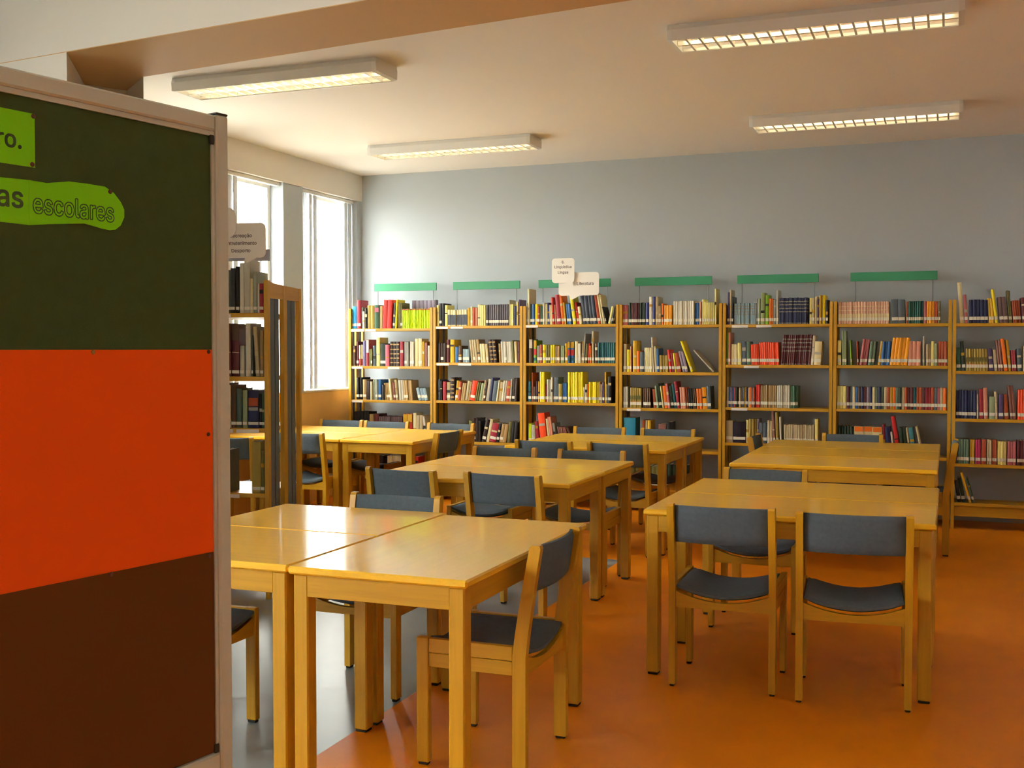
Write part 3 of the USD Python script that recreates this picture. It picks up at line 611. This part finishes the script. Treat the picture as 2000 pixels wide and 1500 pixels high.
# one string per shelf; entries: first% last% height_cm colour [number] [lean degrees, + to the right] [d: decoration]
BOOKS = {
 (0, 0): '0 6 22 sky;7 12 28 crimson;12.5 14.4 21 grey;14.5 17 17 white;17 20 20 black;20 30 23 khaki 2;30 35.5 23 green 1 0 p;35.5 39 22 cream;40 51 28 red 2 3;52.4 54.8 25 slate 1 3;55 57.4 28 yellow 1 3;59.8 64.4 25 olive 2;65 99.5 19 lime 20 -1 o;66 96 28 lilac 6 0 B',
 (0, 1): '2 5 20 brown;6 8.5 24 maroon;9.2 14 21 cream 2 0 c;14.5 18 25 vio;18.3 22 26 crimson 1 0 u;22.5 26.5 17 olive 2;27 31 20 slate;31.5 36 28 paleyellow;36.3 43 22 darkgreen;43.5 48.5 21 pink;49 61 24 darkbrown 3 0 r;61.5 66 24 crimson;67 73 24 grey 2;74 79.5 24 greywhite 2;80.5 89 27 cream 2;89.2 92 24 mustard;92.2 96 23 rosebrown 2;96.5 99 20 white',
 (0, 2): '6 13 22 black 2;14 18.5 20 tan;19 23.5 19 darkbrown 2;24 26.5 18 cream;27 33 20 greygreen 2;33.5 37.5 20 blue 1 0 w;39 42 15 black;42.5 49 17 tan 3 -5;49.2 52 21 cream 1 -5;52.2 56 18 rosebrown 2 -5;56.2 59 20 beige 1 -5;61 67 20 greywhite 2 -4;67 78 20 tan 4 -4;85 97 12.5 paleblue 3 -14 w',
 (0, 3): '2 22 27 black 6;22.5 28 25 tan 2;29 34 25 maroon;34.5 64 23 mauvebrown 12;65 77 26 rust 2 0 t;78 82 27 cream;82.3 90 25 beige 2;93 96 24 white 1 -9',
 (0, 4): '5 40 20 darkbrown 7;45 75 20 beige 9;78 84 20 red',
 (1, 0): '0.5 3 20 paleyellow;3.2 10 22 black 2;10.3 13.5 20 paleyellow;14 37.5 15.5 cream 7 0 n;38 41 17 mustard;41.5 44 18 cream;44.1 47 17 brick;47.2 49.7 17 salmon;50 53 20 cream;53.2 59.5 19.5 paleyellow 3;60 86 20 mauve 10 0 w;86.3 87.5 24 greywhite;88 92 20 paleyellow 2;93 95.5 18 navy;95.7 97.5 22 paleyellow;97.6 99.8 24 purple',
 (1, 1): '2 12 19 darkbrown 3;12.5 16 22 maroon;17 22 22 gold;23 27 15 blue;27.2 31 16 brown;31.5 40 13 paleblue 2 0 w;42 50 22 beige 3 -6;50.3 53.5 22 tan 1 -6;54 63 18 cream 3 -5;65 73 22 darkbrown 2 -6 r;75.5 77.5 18 tan 1 -3;78 91 20 greywhite 4 -3;91.3 93.5 21 olive 1 -3;93.6 96.5 20 cream 1 -3;97.2 99.5 20 maroon',
 (1, 2): '2 4.2 20 slate;4.5 7 19 black;8 12 18 crimson;12.3 16.5 17.5 beige;17 22 22 darkbrown 1 0 r;22.4 25.5 19 mustard 1 6;25.6 29 18 brick 1 6;29.2 34.5 17 tan 2 8;34.7 38 19 beige 1 9;38.2 40 18 tan 1 9;40.2 46 19 orangered 1 10;46.3 50.5 18 olive 2 10;50.7 53.8 17 palegreen 1 10;54 56 20 beige 1 10;56.2 58.5 18 brown 1 9;58.7 62.5 21 greywhite 1 9;62.7 66 22 navy 1 8;66.2 71.5 19 slate 1 7;71.7 73.5 20 cream 1 8;73.7 77.5 18 beige 1 7;77.8 82 20 white 2 7;83 87 19 brick 1 5;87.2 89.5 21 grey 1 5;90 96 22 darkbrown 2 4',
 (1, 3): '38 42 20 olive 1 4;43 51 22.5 darkbrown 2;51.2 54 20 black;54.5 59 22 darkbrown 1 12;59.5 63 22 cream 1 12;63.5 71 18 crimson 1 12;71.5 74.5 18 black 1 11;75 83 18 tan 2 10;84.5 88 20 olive 1 7;88.5 96 20 black 2 5',
 (1, 4): '10 66 20 darkbrown 12;68 76 22 crimson 2',
 (2, 0): '0 1.2 20 greywhite;1.3 3.6 33 cream;4 6 19 darkgreen;6.3 9.3 19 blue;9.5 12.5 19 yellow;12.8 15.3 17 rust;15.5 18.3 17 green;18.6 21 20 greywhite;21.3 23.6 19 paleyellow;23.8 26 20 indigo 1 -2;26.4 29.5 18 cream 2 -2;30 32 25 red 1 -4;32.2 34.2 18 salmon 1 -4;35 39.5 27 crimson 1 -5;40 43 28 orange 1 -6;43.4 45.3 20 mustard 1 -5;46 51.5 19 blue 2 -5 w;53 56.5 28 yellow 1 -8;57 59.5 20 red 1 -8;60 63 16 cream 1 -7;64 79.5 26 navygrey 4 -7 w;80 83.2 28 brick 1 -9;83.5 88 27 cream 2 -9;89.3 90.3 16 black 1 -15;91.2 93.6 16 paleyellow 1 12;94.4 97 15.5 slate 2 11',
 (2, 1): '3 7 22 brown 1 0 c;8 11.5 21 limegreen 1 0 t;12 15 16 grey;15.3 18 17 brick;18.4 22 17 yellow;22.4 27 17 olive 2;27.4 32 17 yellow 2;33 38 16 tan 3;39 43 16 palegreen 2;43.5 46.5 18 mustard;47 54 20 blue 3 0 t;55 58.3 20 cream;58.6 61.5 18 white;62 64 20 tan 1 3;64.2 65.5 27 grey 1 3;65.8 68.5 18 olive 1 3;69 71 18 red;71.3 73 16 orange 1 -2;73.6 75.8 29 beige;77 80 18 brown;80.3 99 19 teal 8 0 w',
 (2, 2): '2 5.5 19 teal;6 7.5 27 rust;8 11 14 brown;11.2 13 19 purple;13.3 15.3 19 mustard;15.6 21 28 yellow 2 0 w;21.4 23 16 crimson;23.4 28 21 greywhite 2 0 w;28.3 30 23 white;30.3 36 23 slate;36.6 40.5 17 khaki;41 46 18 blue 3;47 64 28 yellow 6 0 w;64.2 65.6 14 white;66.5 69 17 beige;69.2 70.2 17 orange;70.6 81 19 yellow 5 0 w;81.3 83 19 tan;83.2 85 17 beige;85.3 87.6 19 purple;88 89.5 28 gold;89.7 91 17 grey;91.4 95 24 black',
 (2, 3): '2 5.5 19 lime;5.8 10 18 greywhite 2;11.5 15 21 crimson 1 -5;16.5 24 29 vermilion 1 -6;25 27.3 24 cream 1 -7;27.7 32 26 salmon 2 -8;32.3 35 20 grey 1 -8;39 49 17 rosebrown 5 -13;55 58 18 brown 1 -30',
 (2, 4): '5 60 20 brown 10;62 80 18 tan 5',
 (3, 0): '0 5.3 18 rose;6 9 20 darkgreen 1 0 w;9.4 17.5 20 maroon 4 0 w;18 24 20 darkgreen 3 0 w;24.5 27.7 20 indigo 1 0 w;28.2 31.5 25 white;31.8 34.2 25 indigo;34.5 37.5 25 beige;37.8 40.6 17 tan;41 43 19 orange;43.5 52 17.5 amber 3;53.2 75 21 white 9;75.6 79.6 19 blue 2;80 82 20 salmon;82.3 85 22 paleyellow;85.3 95 19.5 paleyellow 5;95.6 97.4 31 paleyellow',
 (3, 1): '1 4.5 25 beige;4.8 8 20 yellow;8.3 9.6 23 salmon;11 15 28 gold;15.3 18.2 19 orange;18.6 22.8 18 slate 1 0 w;23.2 31.5 22 cream 4;32 33.5 31 white 1 -3;34 36.3 23 cream 1 -3;36.5 39 21 blue 1 -2;39.3 48 15 khaki 3 -1;49.6 52 20 red 1 -6;52.3 54.8 17 crimson 1 -6 w;55.2 57 17 yellow 1 -7;57.3 61.6 17 rust 1 -8 w;63.4 69 19 lilac 2 -13;71.8 74.2 29 yellow 1 -20;94 96 26 greywhite 1 -43',
 (3, 2): '1 6 19 greywhite 2;8 20 18 khaki 5 0 o;22 30 18 brown 4;33 36 17 rust 1 -5;36.4 38.5 20 palegreen 1 -6;38.8 42 22 darkgreen 1 -7;42.4 44 20 paleyellow 1 -7;44.4 48 20 orange 1 -6;48.4 50.8 22 rose 1 -7;51.2 54.5 20 darkgreen 1 -7;54.9 57.6 22 teal 1 -8;58 60.8 24 crimson 1 -8;61.4 67 19 salmon 2 -4;67.4 69.4 18 rust 1 -4;69.8 74 18 black 2 -3;74.4 78 18 brown 2 -3;78.4 83.6 18 orange 2 -3;84 88.4 19 amber 1 -4;88.8 92.5 20 slate 1 -3',
 (3, 3): '1 14 28 azure;21 24 26 rust 2;24.2 26.5 26 cream;26.8 30 26 gold;38 46 23 rosebrown;47 52 25 black',
 (3, 4): '4 40 20 olive 8;44 70 22 darkgreen 6',
 (4, 0): '1 3 28 purple;3.2 5 30 beige;5.4 7 24 black;7.5 29.5 18.5 paleblue 13 0 v;30 31.4 22 grey;31.7 33.5 22 palegreen;34 38 27 sage;38.5 42 25 limegreen;42.5 46 22 orange 2;46.4 49 21 grey;49.3 51.3 29 greywhite;52 80 22.5 navy 18 0 v;81 83.4 22 paleyellow;83.7 86 22 beige;86.2 88 23 cream;88.2 90 21 purple;90.3 92.5 24 mustard;93 96 24 yellow;96.3 98.5 20 black',
 (4, 1): '0.4 2 27 limegreen;2.3 4.5 28 salmon;5 11.5 18 cream 2;12 15.5 19 paleyellow 1 -1;16 20.3 20 slate 1 -2;20.7 24.7 20 greengrey 1 -2;25.3 33 18 vermilion 5 -2 w;33.5 52.5 19.5 vermilion 9 -2 w;54 82 26 maroon 15 4 v;82.4 85 25 white 1 4;85.4 92 20 cream 1 3',
 (4, 2): '1 29 17.5 multi 16 0 w;29.5 34 20 red 2 0 w;34.5 50 19.5 tan 9 0 w;50.5 63 19.5 greywhite 7 0 w;63.3 70.5 19 green 3 0 w',
 (4, 3): '0.5 7 19 beige 1 0 w;7.4 20 18 purpledark 1 0 w;20.4 23 20 paleyellow;23.3 31 21 khaki 3;31.3 33 21 lilac;33.4 41 18 slate 2;41.4 46 20 cream 2;47 49.4 28 rosebrown 1 -3;49.7 52.5 27 khaki 1 -2;53.6 55.3 23 white 1 -2;57.5 86.5 17 beige 13;87 90 22 paleyellow',
 (4, 4): '3 12 18 olive 3;14 60 20 grey 8',
 (5, 0): '1 47.5 18.5 pinkcream 18 0 w;50 62 20 slate 2 -2 w;63 64.5 18 rust;64.8 78 18.5 darkteal 7 0 w;78.3 81 18 rose 1 0 w;81.3 87.5 18 amber 3 0 w;87.8 91 18 rust 2 0 w;91.3 93 18 olive',
 (5, 1): '0.5 4 21 paleyellow;5 9 29 palegreen 2 -1;13 14.2 21 limegreen 1 -3;19 20.3 20 rust 1 -3;21 27.5 22 rose 3 7 w;28.6 34 20 greengrey 2 6 w;37.5 40 20 mustard 1 7;40.4 48 20 blue 3 4 w;48.4 64 23 amber 5 6;65 76 20 salmon 3 1 w;78 79.5 24 greywhite;81 85 18 beige 2 0 w;85.3 88 20 paleyellow 1 0 w;88.2 91 18 palegreen 1 0 w;91.5 99.5 20 rust 3 0 w',
 (5, 2): '0.5 9 19 paleyellow 3 0 w;9.5 99 18.5 multi 34 0 w',
 (5, 3): '2 16 24 darkgreen 5;17 42.5 24 cream 3 -1 o;43.8 46 26 crimson 1 -3;46.6 51.5 24 navy 1 -4;52.5 54.3 20 white 1 -7;56 59.5 33 shelfred 1 -9;60.5 66.5 24 darkgreen 2 -6;67.3 69.3 24 beige 1 -8;69.6 73.6 24 cyanblue 1 -8;78 79.8 25 cream 1 -12',
 (5, 4): '8 60 20 brown 9',
 (6, 0): '3 6.6 33 cream 1 -4 w;7.2 10 23 rose 1 -4;11 27 19 navy 5 -1 w;28 32.4 20 gold 2 -5 w;33 35.6 27 yellow 1 -7;37 44 21 mauvebrown 2 -6 w;44.8 47.5 26 olive 2 -5;48.5 55 18 rust 4 -5 w;55.8 60 20 maroon 1 -4;61 64 26 grey 1 -4;65 95 20 multi 14 0 w',
 (6, 1): '0.5 4 19 green 2 0 w;5.5 8.5 24 darkgreen 1 -5;9 27.5 18 khaki 8 -2 o;28.5 32 18 purple 1 -4;33 35.8 17 beige 1 -5 w;36.5 40.5 25 rosebrown 2 -6 w;41.2 44.4 26 orange 1 -7 w;45 47.3 25 mustard 1 -6;48 51.6 17 crimson 2 -4 w;52.4 56 18 slate 1 -3;57 60 20 cream;62 95 20 multi 12 0 w',
 (6, 2): '0.5 18 23 navy 7 0 w;18.6 20 20 white 1 -1;20.6 24 24 crimson 1 -1 w;24.6 28 25 salmon 1 -2;29 34 18 palegreen 1 0 w;34.4 36.3 22 cream 1 -3;37 41 20 purple 1 0 w;42 45.6 20 rust 1 -4 w;47 51.6 27 rosebrown 2 -5 w;53 60 24 vermilion 3 0 w;62 95 22 multi 12 0 w',
 (6, 3): '1 12 20 greengrey 5 0 w;13 17 20 mustard 2 0 w;17.8 22 20 magenta 2 0 w;22.8 27 20 brick 1 0 w;27.7 31.6 20 beige 2 0 w;32 36 20 rust 2 0 w;36.6 44 19 paleyellow 3 0 w;45 52 19 rose 3 0 w;53 60 20 maroon 3 0 w;61 90 20 multi 10 0 w',
 (6, 4): '3 6 18 black 1 -10 w;7 10 20 darkgreen 1 -11 w;12.8 15 25 gold 1 -16 w;16.2 18 20 green 1 -16',
 (7, 0): '30 70 24 olive 14 0 w;71 73 24 darkslate;73.3 76.5 25 slategreen 1 0 w;76.8 79.7 26 darkslate 1 0 w;80 82.4 27 black 1 0 w;82.6 85.6 29 white 1 0 b;86 90 31 greywhite 1 0 b;90.3 92.3 20 cream 1 0 b;92.5 95 24 greygreen 1 0 b;95.2 96.6 17 white 1 0 b;96.8 99.6 17 crimson',
 (7, 1): '30 70 24 brown 12 0 w;71 82.4 31 maroon 4 0 g;83 86 18 greywhite 1 0 b;87 90.4 31 white 1 0 b;90.8 92 24 slategreen;93.6 96.2 29 beige 1 -3;97 99.4 27 tan',
 (7, 2): '30 70 22 grey 10;71.4 74 26 black 1 0 w;74.4 76 25 white;76.3 79.8 25 brown;80.1 84 23 slategreen 1 0 w;84.3 87.5 22 palegreen 1 0 w;88.2 95.6 22 navy 1 0 q;96 97.8 20 black;98 99.8 20 green',
 (7, 3): '40 68 24 darkslate 8;70 74.5 25 darkslate;90.5 96.8 30 khaki 1 0 w;97.2 99.6 25 olive',
}
ORD = ['first', 'second', 'third', 'fourth', 'fifth', 'sixth', 'seventh', 'eighth', 'ninth', '10th', '11th', '12th', '13th', '14th', '15th', '16th', '17th', '18th', '19th', '20th', '21st', '22nd', '23rd', '24th', '25th', '26th', '27th', '28th', '29th', '30th', '31st', '32nd', '33rd', '34th', '35th', '36th', '37th', '38th', '39th', '40th', '41st', '42nd', '43rd', '44th']
ROW = ['top shelf', 'second shelf', 'third shelf', 'fourth shelf', 'bottom shelf']
SHORT = ['first bookcase from window', 'second bookcase from window', 'third bookcase from window', 'fourth bookcase from window', 'fifth bookcase from window', 'second bookcase from right', 'rightmost bookcase', 'free-standing striped-end bookcase']

def lin(c, f=1.0):
    return tuple(np.array(srgb(COL[c])) * f)

def hinge(w, a):
    return a

entries = []
for (k, j), text in BOOKS.items():
    if k < 7:
        w = UX[k + 1] - UX[k] - 0.002
        org, ang, z = (UX[k] + 0.001 + 0.030, YS), 0.0, SHELF[k][j] + 0.0132
    else:
        w = 0.925
        org, ang, z = to_world(0.030, 0.0, LU_A, LU_L), LU_A, LU_S[j] + 0.0132
    iw = w - 0.060
    for e in text.split(';'):
        f = e.split()
        a, b, h, c = float(f[0]), float(f[1]), float(f[2]) / 100, f[3]
        n = int(f[4]) if len(f) > 4 else 1
        ln = float(f[5]) if len(f) > 5 else 0.0
        deco = f[6] if len(f) > 6 else ''
        for q in range(n):
            back = deco == 'B'
            col = c
            if c == 'multi':
                col = POOL[int(RNG.integers(len(POOL)))]
            hh = h - (float(RNG.uniform(0, 0.004)) if n > 1 else 0) - (float(RNG.uniform(0, 0.02)) if c == 'multi' and k == 6 else 0)
            x0 = (a + (b - a) * q / n) / 100 * iw
            wd = (b - a) / n / 100 * iw - 0.0006
            wd *= math.cos(math.radians(abs(ln)))
            dist = 10.0 if k < 7 else 6.4
            entries.append(dict(k=k, j=j, x=x0, w=wd, h=hh, c=col, lean=ln, deco=deco, org=org, ang=ang, z=z, area=wd * hh / dist ** 2, run=(k, j, e), n=n, q=q, d=0.06 if back else float(RNG.uniform(0.15, 0.178)) - (0.02 if c == 'lime' else 0), inset=float(RNG.uniform(0.010, 0.024)) + (0.19 if back else 0), f=float(RNG.uniform(0.92, 1.08)), seen=not ((j == 4 and k < 6) or (k == 7 and b <= 70))))
# which books stand as things of their own: the 300 that show largest; whole runs are kept together
runs = {}
for e in entries:
    runs.setdefault(e['run'], []).append(e)
order = sorted(runs.values(), key=lambda r: -(np.mean([e['area'] for e in r]) * (1.0 if r[0]['seen'] else 0.01)))
chosen, total = set(), 0
for r in order:
    if total + len(r) <= 298 and r[0]['seen']:
        chosen.add(r[0]['run']); total += len(r)

def quad_box(x0, x1, y0, y1, z0, z1, col, V, C, F):
    b = len(V)
    P = [(x0, y0, z0), (x1, y0, z0), (x1, y1, z0), (x0, y1, z0), (x0, y0, z1), (x1, y0, z1), (x1, y1, z1), (x0, y1, z1)]
    for f in ((0, 1, 5, 4), (1, 2, 6, 5), (2, 3, 7, 6), (3, 0, 4, 7), (4, 5, 6, 7), (3, 2, 1, 0)):
        i = len(V)
        V += [P[q] for q in f]
        C += [col] * 4
        F += [(i, i + 1, i + 2), (i, i + 2, i + 3)]

def bands(e):
    """printed bands across the spine: (z0, z1, colour) as fractions of a fixed layout"""
    h, d, out = e['h'], e['deco'], []
    if d == 'o': out = [(h * 0.93, h * 0.995, lin('rust'))] if e['c'] == 'lime' else ([(h * 0.82, h * 0.99, lin('orange'))] if e['c'] == 'cream' else [(0.03, 0.055, lin('orange')), (0.075, 0.11, lin('olive'))])
    if d == 'p': out = [(h * 0.70, h * 0.88, lin('pink'))]
    if d == 'c': out = [(h * 0.62, h * 0.99, lin('greywhite'))] if e['c'] == 'brown' else [(0.005, 0.07, lin('crimson'))]
    if d == 'u': out = [(h * 0.5, h * 0.98, lin('white'))]
    if d == 'n': out = [(0.01, h * 0.70, lin('navygrey'))]
    if d == 't': out = [(h * 0.70, h * 0.98, lin('mustard')), (h * 0.35, h * 0.62, lin('shelfred')), (0.02, 0.05, lin('teal'))]
    if d == 'v': out = [(h * f, h * f + 0.008, lin('greywhite', 0.6)) for f in (0.45, 0.58, 0.72, 0.84)] + [(0.004, 0.010, lin('greywhite', 0.8))]
    if d == 'g': out = [(h * 0.68, h * 0.995, lin('brown')), (h * 0.45, h * 0.462, lin('cream'))]
    if d == 'q': out = [(h * 0.58, h * 0.80, lin('rust')), (h * 0.46, h * 0.55, lin('grey')), (0.028, 0.034, lin('magenta'))]
    if d == 'r': out = [(h * f, h * f + 0.012, lin('tan')) for f in (0.12, 0.30, 0.48, 0.66, 0.86)]
    if e['c'] == 'pinkcream': out = [(0.053, h * 0.46, lin('cream')), (h * 0.60, h * 0.63, lin('cream')), (h * 0.78, h * 0.81, lin('cream'))]
    if not out and e['w'] > 0.014 and e['n'] == 1 and d == '':
        rr = random.Random(int(e['x'] * 1e5) + e['k'] * 7 + e['j'])
        if rr.random() < 0.6:
            c2 = rr.choice(['cream', 'greywhite', 'black', 'mustard'])
            z0 = h * rr.uniform(0.35, 0.7)
            out = [(z0, z0 + rr.uniform(0.008, 0.03), lin(c2, 0.8))]
    return [b for b in out if b[1] > b[0]]

def has_sticker(e):
    return e['deco'] in ('w', 'b', 'g', 'q') or (e['k'] >= 2 and e['deco'] in ('', 'o')) or (e['k'] < 2 and (int(e['x'] * 997) % 3 == 0) and e['deco'] == '')

def sticker_z(e):
    return (0.026, 0.052) if e['k'] != 7 else (0.018, 0.036)

def cover_geo(e, V, C, F, lean_in=True):
    w, h, d = e['w'], e['h'], e['d']
    col = lin(e['c'], e['f'])
    i0 = len(V)
    t = min(0.0022, w * 0.16)
    r = min(0.004, w * 0.3)
    # spine, gently rounded: five facets
    n = 5
    xs = np.linspace(0, w, n + 1)
    yy = r * (2 * xs / w - 1) ** 2
    for q in range(n):
        i = len(V)
        V += [(xs[q], yy[q], 0), (xs[q + 1], yy[q + 1], 0), (xs[q + 1], yy[q + 1], h), (xs[q], yy[q], h)]
        C += [col] * 4
        F += [(i, i + 1, i + 2), (i, i + 2, i + 3)]
        i = len(V)
        V += [(xs[q], yy[q], h), (xs[q + 1], yy[q + 1], h), (xs[q + 1], r + t, h), (xs[q], r + t, h)]
        C += [col] * 4
        F += [(i, i + 1, i + 2), (i, i + 2, i + 3)]
    quad_box(0, t, r, d, 0, h, col, V, C, F)
    quad_box(w - t, w, r, d, 0, h, col, V, C, F)
    quad_box(t, w - t, r, r + t, 0, h, col, V, C, F)
    for z0, z1, c in bands(e):
        quad_box(w * 0.06, w * 0.94, -0.0003, 0.0012 + r * 0.3, z0, z1, c, V, C, F)
    return i0

def place(e, pts):
    """book-local points (hinged at its lower edge) to the room"""
    a = math.radians(e['lean'])
    p = np.array(pts, float)
    if a >= 0:
        px, pz = p[:, 0] - e['w'], p[:, 2]                       # tips about the lower right edge
        x = e['w'] / max(math.cos(a), 0.2) + px * math.cos(a) + pz * math.sin(a)
        z = -px * math.sin(a) + pz * math.cos(a)
    else:
        px, pz = p[:, 0], p[:, 2]                                # tips about the lower left edge
        x = px * math.cos(a) + pz * math.sin(a)
        z = -px * math.sin(a) + pz * math.cos(a)
    c, s = math.cos(math.radians(e['ang'])), math.sin(math.radians(e['ang']))
    X = e['x'] + x
    Y = e['inset'] + p[:, 1]
    return np.stack([e['org'][0] + X * c - Y * s, e['org'][1] + X * s + Y * c, e['z'] + z], 1)

def with_colour(prim_mesh, colours):
    pv = UsdGeom.PrimvarsAPI(prim_mesh).CreatePrimvar('cover', Sdf.ValueTypeNames.Color3fArray, UsdGeom.Tokens.vertex)
    pv.Set(Vt.Vec3fArray.FromNumpy(np.array(colours, np.float32)))

def local_mesh(e, V, F, origin):
    return trimesh.Trimesh(place(e, V) - origin, F, process=False)

def phrase(e):
    s = []
    if e['h'] > 0.265: s.append('tall')
    elif e['h'] < 0.165: s.append('short')
    if e['w'] > 0.04: s.append('thick')
    elif e['w'] < 0.013: s.append('thin')
    s.append(WORD.get(e['c'], e['c']))
    return ' '.join(s)

sv, sc, sf, pv_, pf_, lv_, lf_ = [], [], [], [], [], [], []
shelf_count = {}
for key in BOOKS:
    es = sorted([e for e in entries if (e['k'], e['j']) == key], key=lambda e: (e['deco'] == 'B', e['x']))
    for i, e in enumerate(es):
        e['nth'] = i
for e in entries:
    V, C, F = [], [], []
    cover_geo(e, V, C, F)
    w, h, d = e['w'], e['h'], e['d']
    t = min(0.0022, w * 0.16)
    r = min(0.004, w * 0.3)
    page = box(t, w - t, r + t, d - 0.003, 0.002, h - 0.003)
    zs = sticker_z(e)
    stick = box(w * 0.02, w * 0.98, -0.0007, r + 0.0005, zs[0], zs[1]) if has_sticker(e) else None
    if e['run'] in chosen:
        o = place(e, [(w / 2, d / 2, 0)])[0]
        multi_run = e['n'] > 1 and 'multi' not in e['run'][2]
        where = f"{ROW[e['j']]}, {SHORT[e['k']]}"
        tilt = ' leaning left' if e['lean'] <= -3 else ' leaning right' if e['lean'] >= 3 else ''
        if multi_run and e['n'] >= 99:
            first = ORD[min(e['nth'] - e['q'], len(ORD) - 1)]
            grp = f"{WORD.get(e['c'], e['c'])} row from {first} place on {where}"
            lab = f"{WORD.get(e['c'], e['c'])} volume in matching row starting {first} on {where}"
        else:
            lab, grp = f"{phrase(e)} book{tilt}, {ORD[min(e['nth'], len(ORD) - 1)]} from left on {where}", None
        if e['deco'] == 'B': lab = f"tall pale lilac book standing behind the lime row, {ORD[e['q']]} from left, first bookcase"
        if len(lab.replace('-', ' ').split()) > 16: lab = lab.replace('thick ', '')
        b = thing('book', lab, 'book', o, 0, grp)
        cm = usdkit.mesh(stage, path_for('cover', b), local_mesh(e, V, F, o), LOOK['book_cloth'])
        with_colour(cm, C)
        pg = trimesh.Trimesh(place(e, page.vertices) - o, page.faces, process=False)
        obj('pages', pg, 'page_cream', b)
        if stick is not None:
            obj('spine_label', trimesh.Trimesh(place(e, stick.vertices) - o, stick.faces, process=False), 'spine_white', b, label='white library label')
    else:
        i = len(sv)
        sv += list(map(tuple, place(e, V))); sc += C; sf += [(a + i, b_ + i, c_ + i) for a, b_, c_ in F]
        for mm, colr in ((page, lin('cream', 0.85)), (stick, srgb('e2dfcc'))):
            if mm is None: continue
            VV, CC, FF = [], [], []
            lo, hi = mm.bounds
            quad_box(lo[0], hi[0], lo[1], hi[1], lo[2], hi[2], colr, VV, CC, FF)
            i = len(sv)
            sv += list(map(tuple, place(e, VV))); sc += CC; sf += [(a + i, b_ + i, c_ + i) for a, b_, c_ in FF]
rest = usdkit.mesh(stage, path_for('thin_books'), trimesh.Trimesh(np.array(sv), np.array(sf), process=False), LOOK['book_cloth'])
with_colour(rest, sc)
tag(rest.GetPrim(), 'remaining thin books packed in rows between the larger ones on the bookcases', 'books', None, 'stuff')
print('books', len(entries), 'single', total)
